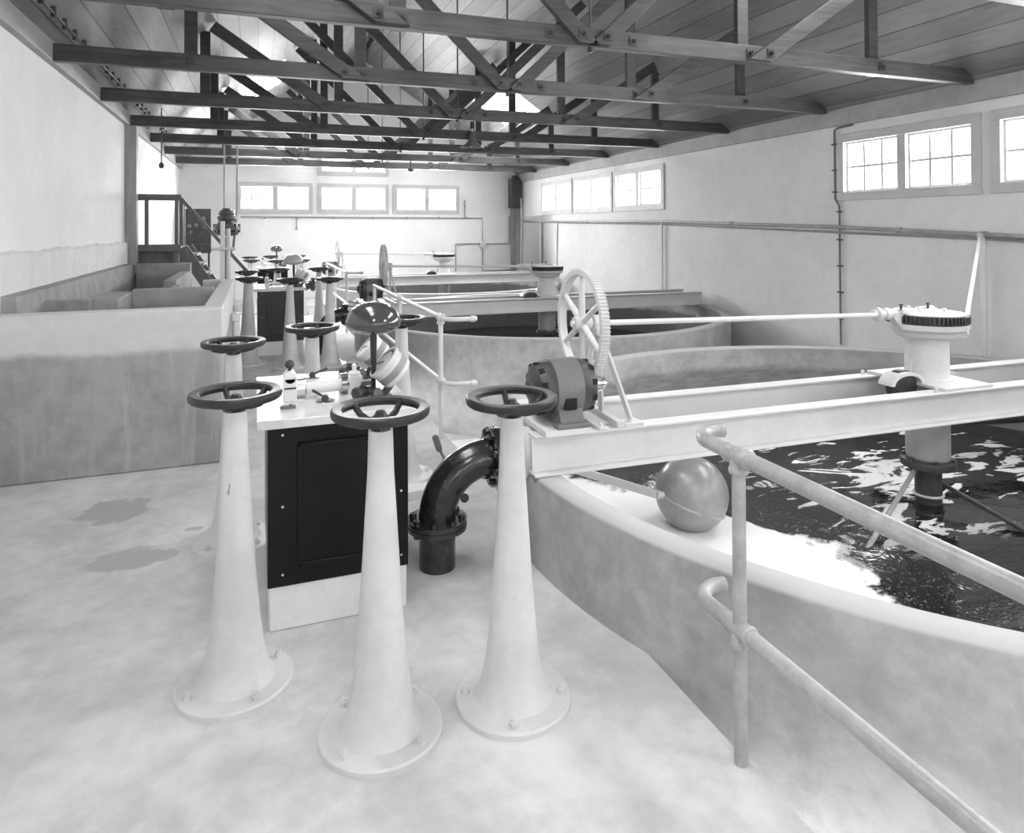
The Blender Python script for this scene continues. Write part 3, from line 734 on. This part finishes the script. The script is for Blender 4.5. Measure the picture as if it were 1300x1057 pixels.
# ---- railing at the gap beyond the first tank (authored there, copied to the next gap)
def make_gap_rail(label):
    t = thing('pipe_railing', (1.33, 4.97, 0), label, 'railing', 'grey pipe railings')
    x, y0, y1 = 1.285, 4.97, 8.0
    for y in (y0, 6.5, y1): MB().cyl((x,y,0),(x,y,.895), .018, 16).build('post', M['beam_paint'], t)
    for z, nm in ((.895,'top_rail'),(.43,'lower_rail')):
        pts = [(x-.0,y1+.02,z),(x,y0,z),(x,y0-.06,z)]+arc((x+.11,y0-.06),.11,PI,PI*1.45,z,8)+[(x+.2,y0-.172,z)]
        MB().tube(pts, .0175, 16).build(nm, M['beam_paint'], t)
        for y in (y0, 6.5): m = MB(); tee(m, (x,y,z), (0,1,0)); m.build('tee_fitting', M['beam_paint'], t)
        m = MB(); e = V((x+.2,y0-.172,z)); m.cyl(e-V((.02,0,0)), e+V((.012,0,0)), .023, 16); m.lathe([(.021,.012),(.016,.025),(.001,.03)], e, (1,0,0), n=16); m.build('end_cap', M['beam_paint'], t)
    return t
grail = make_gap_rail('white pipe railing behind the nearest console, at the gap beyond the nearest tank')

# ---- floor clutter near the elbow
t = thing('valve_lever', (1.1, 4.45, 0), 'upright ribbed lever by the floor edge, just behind the black elbow pipe', 'lever')
MB().cyl((1.17,4.3,0),(1.12,4.36,.12), .009, 8).build('lever_rod', M['motor'], t)
MB().lathe([(.01,0),(.02,.01),(.022,.05),(.02,.1),(.012,.11)], (1.12,4.36,.11), (-.3,.2,1), n=14).build('lever_grip', M['motor'], t)
MB().lathe([(.05,0),(.05,.012),(.02,.02)], (1.175,4.295,0), n=20).build('lever_foot', M['paint'], t)
tag(MB().box((.62,3.9,0),(.98,4.02,.055)).build('concrete_kerb', M['plaster_r'], origin=(.8,3.96,0), bevel=.005), 'low concrete kerb on the floor between console and elbow pipe', 'kerb')
t = thing('drain_cock', (.7, 3.55, 0), 'small drain cock and thin pipe on the floor left of the elbow pipe', 'cock')
MB().tube([(.6,3.5,.05),(.75,3.56,.055),(.95,3.75,.05)], .012, 10).build('thin_pipe', M['conduit'], t)
MB().lathe([(.012,0),(.012,.09),(.02,.1),(.02,.12),(.008,.13),(.012,.15),(.002,.16)], (.69,3.54,0), n=12).build('cock_stem', M['conduit'], t)

# ---- ball float in the first tank
BX, BY, BZ, BR = 2.34, 3.36, .03, .205
t = thing('ball_float', (BX, BY, ZW-.05), 'big grey metal ball float lying in the foam of the nearest tank', 'float')
prof = [(BR*math.sin(PI*i/24), -BR*math.cos(PI*i/24)) for i in range(25)]
ax = V((.33, -.12, 1)).normalized()
MB().lathe(prof, (BX,BY,BZ), ax, n=48).build('ball', M['float'], t)
MB().torus((BX,BY,BZ-.03)-0*V((0,0,0)) if False else V((BX,BY,BZ))-ax*.04, ax, BR*.985, .008, .008, 64, 8).build('seam_band', M['rail_paint'], t)
end = V((BX,BY,BZ))+V((-.92,-.1,.12)).normalized()*BR
m = MB(); m.cyl(end-V((.0,0,0)), end+V((-.04,0,.006)), .018, 14); m.build('clevis', M['paint'], t)
MB().bar(end+V((-.02,0,0)), end+V((-.5,.42,.11)), .012, .045).build('float_arm', M['paint'], t)
# stay rods and sunk pipe in the first tank
tag(MB().cyl((GX-.1,GY,.07),(GX-1.15,GY-.45,-.25), .014, 8).build('stay_rod', M['conduit'], origin=(GX-.1,GY,.07)), 'thin stay rod running from the column down into the water at left', 'rod')
tag(MB().cyl((GX+.05,GY,-.02),(GX+.15,GY-1.2,-.3), .014, 8).build('stay_rod', M['iron'], origin=(GX+.05,GY,-.02)), 'dark stay rod dipping into the foamy water right of the column shaft', 'rod')
tag(MB().cyl((4.2,3.78,.12),(5.9,3.45,.12), .05, 20).build('sludge_pipe', M['motor_dark'], origin=(5,3.6,.16)), 'dark round pipe under the nearest bridge at the right edge', 'pipe')

# the bridges sit slightly askew to the room: turn the whole assembly about the column
ASK = math.radians(-1.8)
motor.location.z += .02
for o in (bridge, wheel, motor, gearcol):
    d = V(o.location)-V((GX, GY, 0)); o.location = V((GX, GY, 0))+Matrix.Rotation(ASK, 3, 'Z')@d; o.rotation_euler.z = ASK
# ---- repeats for the middle and far tanks
P2, P3 = 5.8, 10.9
def shift(o, dx, dy, l): return dup(o, V(o.location)+V((dx, dy, 0)), l)
shift(bridge, 0, P2, 'white steel bridge of two beams across the middle tank')
shift(bridge, -.08, P3, 'white steel bridge across the farthest tank, near the end wall')
shift(gearcol, -.06, P2, 'pale gear column with dark toothed ring, in the middle of the room on the middle bridge')
shift(gearcol, -.2, P3, 'small distant gear column on the farthest bridge, before the end wall')
shift(wheel, 0, P2, 'toothed wheel with spokes on the middle bridge, seen nearly edge on')
shift(wheel, -.02, P3, 'distant narrow toothed wheel on the farthest bridge')
shift(motor, 0, P2, 'dark electric motor on the middle bridge, just above the domed lamp')
shift(motor, 0, P3, 'distant electric motor on the farthest bridge, behind the railing')
dup(elbow, (EX, EY+P2, 0), 'black elbow pipe beside the middle console, feeding the middle tank')
dup(elbow, (EX, EY+P3, 0), 'distant black elbow pipe beside the farthest console')
dup(grail, (1.33, 4.97+P2-.2, 0), 'white pipe railing in the distance, at the gap beyond the middle tank')
SP = [(('valve stand left of the middle console, closest to its left corner'), 'valve stand in front of the middle console, hiding part of its door', 'valve stand at the right front of the middle console, beside the black pipe',
       'valve stand behind the middle console at its left, near the basin corner', 'valve stand directly behind the middle console, its wheel behind the pale lamp', 'valve stand behind the middle console at right, near the railing'),
      ('distant valve stand left of the farthest console', 'distant valve stand in front of the farthest console', 'distant valve stand right of the farthest console, near the far motor',
       'distant valve stand behind the farthest console at left', 'distant valve stand directly behind the farthest console', 'distant valve stand at the far right, close to the end wall')]
for k, P in enumerate((P2+.15, P3+.1)):
    for i, (x, y, l) in enumerate(S): dup(st0, (x, y+P+(.22 if i in (3, 4) else 0), 0), SP[k][i], rz=.3+i*.77)
console2 = dup(console, (.28, 3.15+P2+.35, 0), 'dark wooden console in the middle distance, second of the marble-topped consoles')
for o in [o for o in COL.objects if o.parent is not None and (o.parent == console2 or o.parent.parent == console2) and o.data.materials[0] == M['console']]:
    o.data = o.data.copy(); o.data.materials[0] = M['console_brown']
dup(console, (.3, 3.15+P3+.25, 0), 'small distant console, farthest of the marble-topped consoles')
lamp2 = dup(lamp, (.458, 3.0+P2+.35, ZS), 'pale domed lamp on the middle console')
for ch in [o for o in COL.objects if o.parent == lamp2 and o.name.startswith('lamp_shade')]:
    ch.data = ch.data.copy(); ch.data.materials[0] = M['lamp_pale']
dup(lamp, (.40, 3.3+P3+.25, ZS), 'small domed lamp on the farthest console')
for P, w1 in ((P2+.35, 'middle'), (P3+.25, 'farthest')):
    dup(g0, (.555, 2.99+P, ZS), 'front tilted dial gauge on the %s console' % w1)
    dup(g1, (.535, 3.42+P, ZS), 'rear tilted dial gauge on the %s console' % w1)
    dup(rec, (.26, 3.1+P, ZS), 'white flow recorder on the %s console' % w1)

# ------------------------------------------------------------------ basin on the left
bz = 1.03
t = thing('concrete_basin', (XL+.6, 6.5, 0), 'high concrete basin along the left wall with a streaked front and inner partitions', 'basin')
FY = 5.0; SX = -.2; BE = 7.85
m = MB(); m.box((XL+.001,FY,0),(SX,FY+.16,bz)); m.build('front_wall', M['parapet'], t, bevel=.012)
m = MB(); m.box((SX-.13,FY+.16,0),(SX,BE,bz)); m.build('side_wall', M['parapet'], t, bevel=.01)
m = MB(); m.box((SX-.3,BE-.15,0),(SX,BE,bz-.002)); m.box((XL+.001,BE-.15,0),(SX-.3,BE,bz-.1)); m.build('back_wall', M['parapet'], t)
m = MB(); m.box((XL+.001,FY+.16,.5),(SX-.13,BE-.15,.62)); m.build('basin_floor', M['basin'], t)
m = MB(); m.prism([(XL+.001,FY+.16,.62),(XL+.16,FY+.16,.62),(XL+.12,FY+.16,1.13),(XL+.001,FY+.16,1.14)], (0,9.55-FY-.16,0)); m.build('sloped_ledge', M['basin'], t)
for (x0,x1,y0,y1,z) in ((XL+.12,-1.12,5.75,5.83,1.045),(-1.15,-.95,5.83,6.5,1.04),(-.95,-.33,6.42,6.5,1.06),(-.76,-.68,6.5,7.6,1.0)):
    m = MB(); m.box((x0,y0,.62),(x1,y1,z)); m.build('partition', M['basin'], t, bevel=.008)
m = MB(); m.box((-.88,BE,0),(-.76,9.55,1.03)); m.build('side_wall', M['basin'], t, bevel=.008)
m = MB(); m.box((XL+.16,BE,.5),(-.88,9.55,.6)); m.build('basin_floor', M['basin'], t)
m = MB(); m.box((XL+.16,9.55,0),(-.76,9.7,1.13)); m.build('back_wall', M['basin'], t, bevel=.008)
# pipes on the basin's right face
for k, y in enumerate((6.2, 6.9)):
    tt = thing('wall_valve', (SX+.05, y, 0), ('nearer' if k == 0 else 'farther')+' pale pipe with a small valve on the side of the left basin', 'valve', 'pipes on the basin side')
    MB().cyl((SX+.045,y,0),(SX+.045,y,.8), .022, 12).build('pipe', M['paint'], tt)
    MB().lathe([(.02,-.04),(.035,-.03),(.04,0),(.035,.03),(.02,.04)], (SX+.045,y,.82), n=16).build('valve_body', M['paint'], tt)

# tall timber post on the left wall
tag(MB().box((XL+.002,9.78,1.0),(XL+.13,9.93,ZT)).build('wall_post', M['post_wood'], origin=(XL+.06,9.85,1.0), bevel=.006), 'tall pale timber post against the left wall, under the fourth truss', 'post')

# ------------------------------------------------------------------ timber platform and stair
PY0, PY1, PXa, PXb, PZ = 9.98, 10.8, XL+.05, -.93, 1.30
t = thing('timber_platform', (-1.2, 10, 0), 'dark timber platform with a railing above the left basin', 'platform')
MB().box((PXa,PY0,PZ-.02),(PXb+.02,PY1,PZ+.03)).build('deck', M['stair_wood'], t)
MB().box((PXa,PY0-.03,PZ-.03),(PXb+.02,PY0,PZ+.06)).build('fascia', M['stair_wood'], t, bevel=.003)
for x in (PXa+.05, PXb-.04):
    for y in (PY0+.03, PY1-.05): MB().box((x-.03,y-.03,0),(x+.03,y+.03,PZ-.02)).build('leg', M['stair_wood'], t)
MB().box((PXa+.06,PY0+.1,.7),(PXb-.05,PY0+.12,PZ-.03)).build('skirt_board', M['stair_wood'], t)
for x in (PXa+.04, PXa+.17, PXb-.03): MB().box((x-.022,PY0-.02,PZ+.03),(x+.022,PY0+.03,1.965)).build('rail_post', M['stair_wood'], t)
for y in (PY0+.55, PY1-.02): MB().box((PXb-.05,y-.03,PZ+.03),(PXb,y+.03,1.965)).build('rail_post', M['stair_wood'], t)
MB().box((PXa-.02,PY0-.04,1.965),(PXb+.03,PY0+.04,2.01)).build('handrail', M['stair_wood'], t, bevel=.004)
MB().box((PXa-.02,PY0-.01,1.93),(PXb+.0,PY0+.015,1.965)).build('under_rail', M['stair_wood'], t)
t = thing('timber_stair', (-.6, 9.8, 0), 'short steep timber stair coming down right from the dark platform', 'stair')
MB().bar((PXb+.03,PY0+.03,PZ+.01),(-.3,PY0+.03,.35), .035, .15,(0,0,1)).build('stringer', M['stair_wood'], t)
MB().bar((PXb+.03,PY1-.05,PZ+.01),(-.3,PY1-.05,.35), .035, .15,(0,0,1)).build('stringer', M['stair_wood'], t)
for i in range(6):
    f = (i+.5)/6.2; x = PXb+.08+f*.5; z = PZ-.02-f*.8
    MB().box((x-.07,PY0+.05,z-.015),(x+.09,PY1-.07,z+.015)).build('tread', M['post_wood'], t)
MB().bar((PXb,PY0+.0,1.98),(-.1,PY0+.0,.98), .05, .045,(0,0,1)).build('handrail', M['stair_wood'], t)
MB().box((-.36,PY0-.025,0.6),(-.32,PY0+.025,1.28)).build('newel_post', M['stair_wood'], t)
# pale post and pipes at the far end of the basin wall
tag(MB().box((-.318,7.3,bz),(-.278,7.34,1.63)).build('gate_post', M['beam_paint'], origin=(-.3,7.33,bz), bevel=.004), 'slim white post standing on the basin wall in front of the stair', 'post')
tag(MB().tube([(-.27,8.0,.0),(-.27,8.0,1.5),(-.27,8.0,1.56)], .022, 12).build('standpipe', M['paint'], origin=(-.27,8.0,0)), 'pale vertical standpipe just right of the slim white post', 'pipe')
m = MB(); m.cyl((-.4,7.29,1.36),(-.18,7.29,1.36), .014, 10); m.cyl((-.32,7.29,1.36),(-.28,7.29,1.36), .024, 10)
tag(m.build('cross_pipe', M['paint'], origin=(-.3,7.29,1.36)), 'short horizontal pipe with a coupling crossing the slim white post', 'pipe')

# chlorinator-like machine on a dark post
mx, my = -.44, 12.4
t = thing('hanging_machine', (mx, my, 0), 'ribbed grey machine on a dark post, left of the end windows', 'machine')
MB().box((mx-.05,my-.05,0),(mx+.05,my+.05,1.42)).build('post', M['iron'], t)
m = MB(); m.lathe([(.08,0),(.17,.02),(.19,.06),(.17,.08),(.2,.1),(.2,.16),(.16,.18),(.13,.26),(.15,.28),(.15,.33),(.12,.335),(.12,.36),(.14,.365),(.14,.38),(.12,.385),(.11,.43),(.07,.435),(.07,.46)], (mx,my,1.44), n=24)
for i in range(8): a = i*PI/4; m.cyl((mx+.19*math.cos(a),my+.19*math.sin(a),1.5),(mx+.19*math.cos(a),my+.19*math.sin(a),1.64), .022, 8)
m.build('machine_body', M['motor_dark'], t)
MB().tube([(mx-.04,my,1.86),(mx-.04,my,2.95)], .014, 8).build('feed_pipe', M['conduit'], t)
MB().tube([(mx+.14,my,1.6),(mx+.16,my,1.9),(mx+.16,my,2.95)], .014, 8).build('feed_pipe', M['conduit'], t)
MB().tube([(mx+.12,my,1.45),(mx+.1,my,1.25),(mx+.02,my,1.1)], .02, 8).build('hose', M['motor'], t)
# switchboard
t = thing('switchboard', (-1.12, 15.7, .9), 'dark square switchboard with round instruments, behind the stair rail', 'switchboard')
MB().box((-1.38,15.62,1.06),(-.86,15.7,1.98)).build('panel', M['iron'], t, bevel=.004)
for i, (x, z, r) in enumerate(((-1.27,1.62,.055),(-1.14,1.64,.055),(-1.24,1.5,.04),(-1.0,1.6,.03),(-1.0,1.78,.06))):
    MB().lathe([(r*.7,0),(r*.7,.03),(r*.6,.035),(.001,.036)], (x,15.62,z), (0,-1,0), n=20).build('instrument', M['motor'], t)
MB().box((-1.36,15.5,1.2),(-.88,15.62,1.26)).build('shelf', M['iron'], t)
for x in (-1.34,-.9): MB().box((x-.02,15.63,.0),(x+.02,15.68,1.06)).build('leg', M['iron'], t)

# ------------------------------------------------------------------ end wall fittings
ex = YE-.035
def wpipe(name, pts, r, mat, label, cat, clips=()):
    o = MB(); o.tube(pts, r, 10)
    for c in clips: o.lathe([(r*1.7,-.02),(r*1.7,.02)], c[0], c[1], n=10)
    return tag(o.build(name, mat, origin=pts[0]), label, cat)
wpipe('wall_conduit', [(-.3,ex,1.83),(5.31,ex,1.80),(5.31,ex,1.17)], .014, M['conduit'], 'thin conduit along the end wall under the windows, turning down at right', 'conduit', [((x,ex,1.81),(1,0,0)) for x in (.2,.9,1.7,2.6,3.4,4.2,4.9)])
t = thing('conduit_branch', (5.31, ex, 1.17), 'thin conduit looping both ways from a round junction box, right part of end wall', 'conduit')
MB().tube([(5.31,ex,1.17),(4.62,ex,1.17),(4.62,ex,.5)], .014, 8).build('pipe', M['conduit'], t)
MB().tube([(5.31,ex,1.16),(6.02,ex,1.16),(6.02,ex,1.85)], .014, 8).build('pipe', M['conduit'], t)
MB().tube([(5.31,ex,1.1),(5.31,ex,.5),(6.05,ex,.5)], .014, 8).build('pipe', M['conduit'], t)
MB().lathe([(.09,0),(.09,.05),(.07,.06),(.001,.062)], (5.33,YE-.003,1.13), (0,-1,0), n=20).build('junction_box', M['paint'], t)
wpipe('wall_conduit', [(4.86,ex,1.81),(4.86,ex,2.25)], .012, M['conduit'], 'short upright conduit right of the end wall windows', 'conduit', [((4.86,ex,2.1),(0,0,1))])
wpipe('wall_switch', [(.88,ex,1.83),(.88,ex,1.55)], .014, M['conduit'], 'small switch on a drop conduit below the left end window', 'switch', [((.88,ex,1.56),(0,0,1))])
t = thing('electrical_box', (6.14, YE-.15, 2.0), 'tall dark metal box high in the far right corner', 'box')
MB().box((6.0,YE-.3,2.05),(6.26,YE-.02,2.78)).build('case', M['motor_dark'], t, bevel=.008)
MB().lathe([(.07,0),(.07,.06),(.03,.1)], (6.13,YE-.15,2.78), n=16).build('cap', M['motor_dark'], t)
MB().tube([(6.2,YE-.25,2.2),(6.24,YE-.3,2.3),(6.26,YE-.28,1.6),(6.25,YE-.2,.4)], .02, 8).build('cable', M['white_pipe'], t)
tag(MB().box((6.06,YE-.16,.3),(6.16,YE-.03,2.05)).build('box_post', M['conduit'], origin=(6.1,YE-.1,.3)), 'grey upright post under the dark box in the far right corner', 'post')

# ------------------------------------------------------------------ right wall fittings
rx = XR-.04
t = thing('wall_water_pipe', (rx, 8, 1.6), 'long pale pipe running the length of the right wall below the windows', 'pipe')
m = MB(); m.tube([(rx,YE-.4,1.74),(rx,14.9,1.70),(rx,9.7,1.645),(rx,6.1,1.545),(rx,4.4,1.47),(rx,3.0,1.41),(rx,-2.5,1.2)], .021, 12)
m.build('pipe', M['rail_paint'], t)
MB().tube([(rx+.02,YE-.4,1.70),(rx+.02,9.7,1.6),(rx+.02,4.4,1.43),(rx+.02,3.0,1.37)], .012, 8).build('thin_pipe', M['conduit'], t)
for y, z in ((12.5,1.672),(8.0,1.6),(5.3,1.51),(4.42,1.472),(3.95,1.452)): MB().cyl((rx,y-.03,z+.001),(rx,y+.03,z-.002), .029, 14).build('coupling', M['rail_paint'], t)
for y, z, l in ((14.9,1.7,'thin white pipe dropping down the right wall near the far corner'), (9.75,1.645,'white pipe dropping down the right wall behind the middle tank'), (4.43,1.47,'white pipe dropping down the right wall behind the nearest gear column')):
    tag(MB().tube([(rx,y,z),(rx,y,.0)], .02, 12).build('drop_pipe', M['white_pipe'], origin=(rx,y,0)), l, 'pipe', 'white drop pipes on the right wall')
t = thing('wall_conduit', (rx, 6.1, .2), 'dark clipped conduit from the eaves down the right wall left of the big window', 'conduit')
m = MB(); cy_ = 6.16; pts = [(rx+.02,5.9,2.69),(rx+.02,6.1,2.685),(rx+.02,cy_,2.66),(rx+.02,cy_,1.87),(rx+.02,6.1,1.78),(rx+.02,6.1,.2)]
m.tube(pts, .011, 8); m.build('pipe', M['motor'], t)
for z in (2.5,2.2,1.95,1.72,1.4,1.1,.8,.5): MB().box((rx+.0,(cy_ if z > 1.85 else 6.1)-.03,z-.008),(rx+.038,(cy_ if z > 1.85 else 6.1)+.03,z+.008)).build('clip', M['motor_dark'], t)
# slanting pipes from the wall pipe to the gear columns
for (a_, b_, l) in (((rx-.03,4.43,1.46),(GX+.14,GY-.14,.90),'slanting pale pipe from the right wall down to the nearest gear column'),):
    o = MB(); o.tube([a_, b_], .015, 12); o.lathe([(.025,-.03),(.025,.03)], b_, V(a_)-V(b_), n=12); o.lathe([(.028,-.03),(.028,.04)], a_, V(a_)-V(b_), n=12)
    tag(o.build('slant_pipe', M['paint'], origin=b_), l, 'pipe', 'slanting pipes to the gear columns')
o = MB(); o.tube([(4.3,9.55,1.62),(GX-.0,GY+P2-.2,.93)], .015, 12)
tag(o.build('slant_pipe', M['paint'], origin=(GX,GY+P2-.2,.93)), 'thin slanting rod rising from the middle gear column', 'rod')

# ------------------------------------------------------------------ light
def area(name, loc, rot, sx, sy, e):
    L = bpy.data.lights.new(name, 'AREA'); L.shape = 'RECTANGLE'; L.size = sx; L.size_y = sy; L.energy = e
    o = bpy.data.objects.new(name, L); COL.objects.link(o); o.location = loc; o.rotation_euler = rot; return o
E = 1.0
for a, b in RW: area('window_daylight', (XR+.35, (a+b)/2, 2.25), (0, PI/2, 0), .9, b-a, 110*E)
for a, b, c, d in EW: area('window_daylight', ((a+b)/2, YE+.35, (c+d)/2), (-PI/2, 0, 0), b-a, d-c, 260*E)
for a, b, c, d in bh: area('window_daylight', ((a+b)/2, YB-.35, (c+d)/2), (PI/2, 0, 0), b-a, d-c, 12*E)
for a, b in SK:
    for sx, x0 in ((1, XL), (-1, XR)):
        xm = x0+sx*1.64; zm = (ZRL if sx > 0 else ZRR)+1.64*SL+.35
        area('skylight_and_added_daylight', (xm-sx*.2, (a+b)/2, zm), (0, -sx*math.atan(SL), 0), 1.0, b-a, (260 if a > 10 else 110)*E)  # far pair lies in view; the nearer lamps serve the added openings
wd = bpy.data.worlds.new('World'); scn.world = wd; wd.use_nodes = True
bg = wd.node_tree.nodes['Background']; bg.inputs[0].default_value = (1,1,1,1); bg.inputs[1].default_value = 4.0

# ------------------------------------------------------------------ camera
f, CYP = 875.56, 277.58
yaw, pit, rol = (math.radians(a) for a in (20.433, .778, -.2655))
fwd = V((math.sin(yaw)*math.cos(pit), math.cos(yaw)*math.cos(pit), math.sin(pit)))
rt = V((math.cos(yaw), -math.sin(yaw), 0)); up = rt.cross(fwd)
r2 = rt*math.cos(rol)+up*math.sin(rol); u2 = up*math.cos(rol)-rt*math.sin(rol)
cam = bpy.data.cameras.new('camera'); co = bpy.data.objects.new('camera', cam); COL.objects.link(co)
mw = Matrix((r2, u2, -fwd)).transposed().to_4x4(); mw.translation = V((0,0,1.55)); co.matrix_world = mw
cam.sensor_fit = 'HORIZONTAL'; cam.sensor_width = 36; cam.lens = f/1300*36
cam.shift_x = 0; cam.shift_y = -(528.5-CYP)/1300; cam.clip_start = .02
scn.camera = co
scn.view_settings.view_transform = 'Standard'; scn.view_settings.look = 'None'
scn.view_settings.gamma = 1; scn.view_settings.use_curve_mapping = False
scn.view_settings.exposure = 0.22
scn.cycles.max_bounces = 12; scn.cycles.diffuse_bounces = 7; scn.cycles.transparent_max_bounces = 16
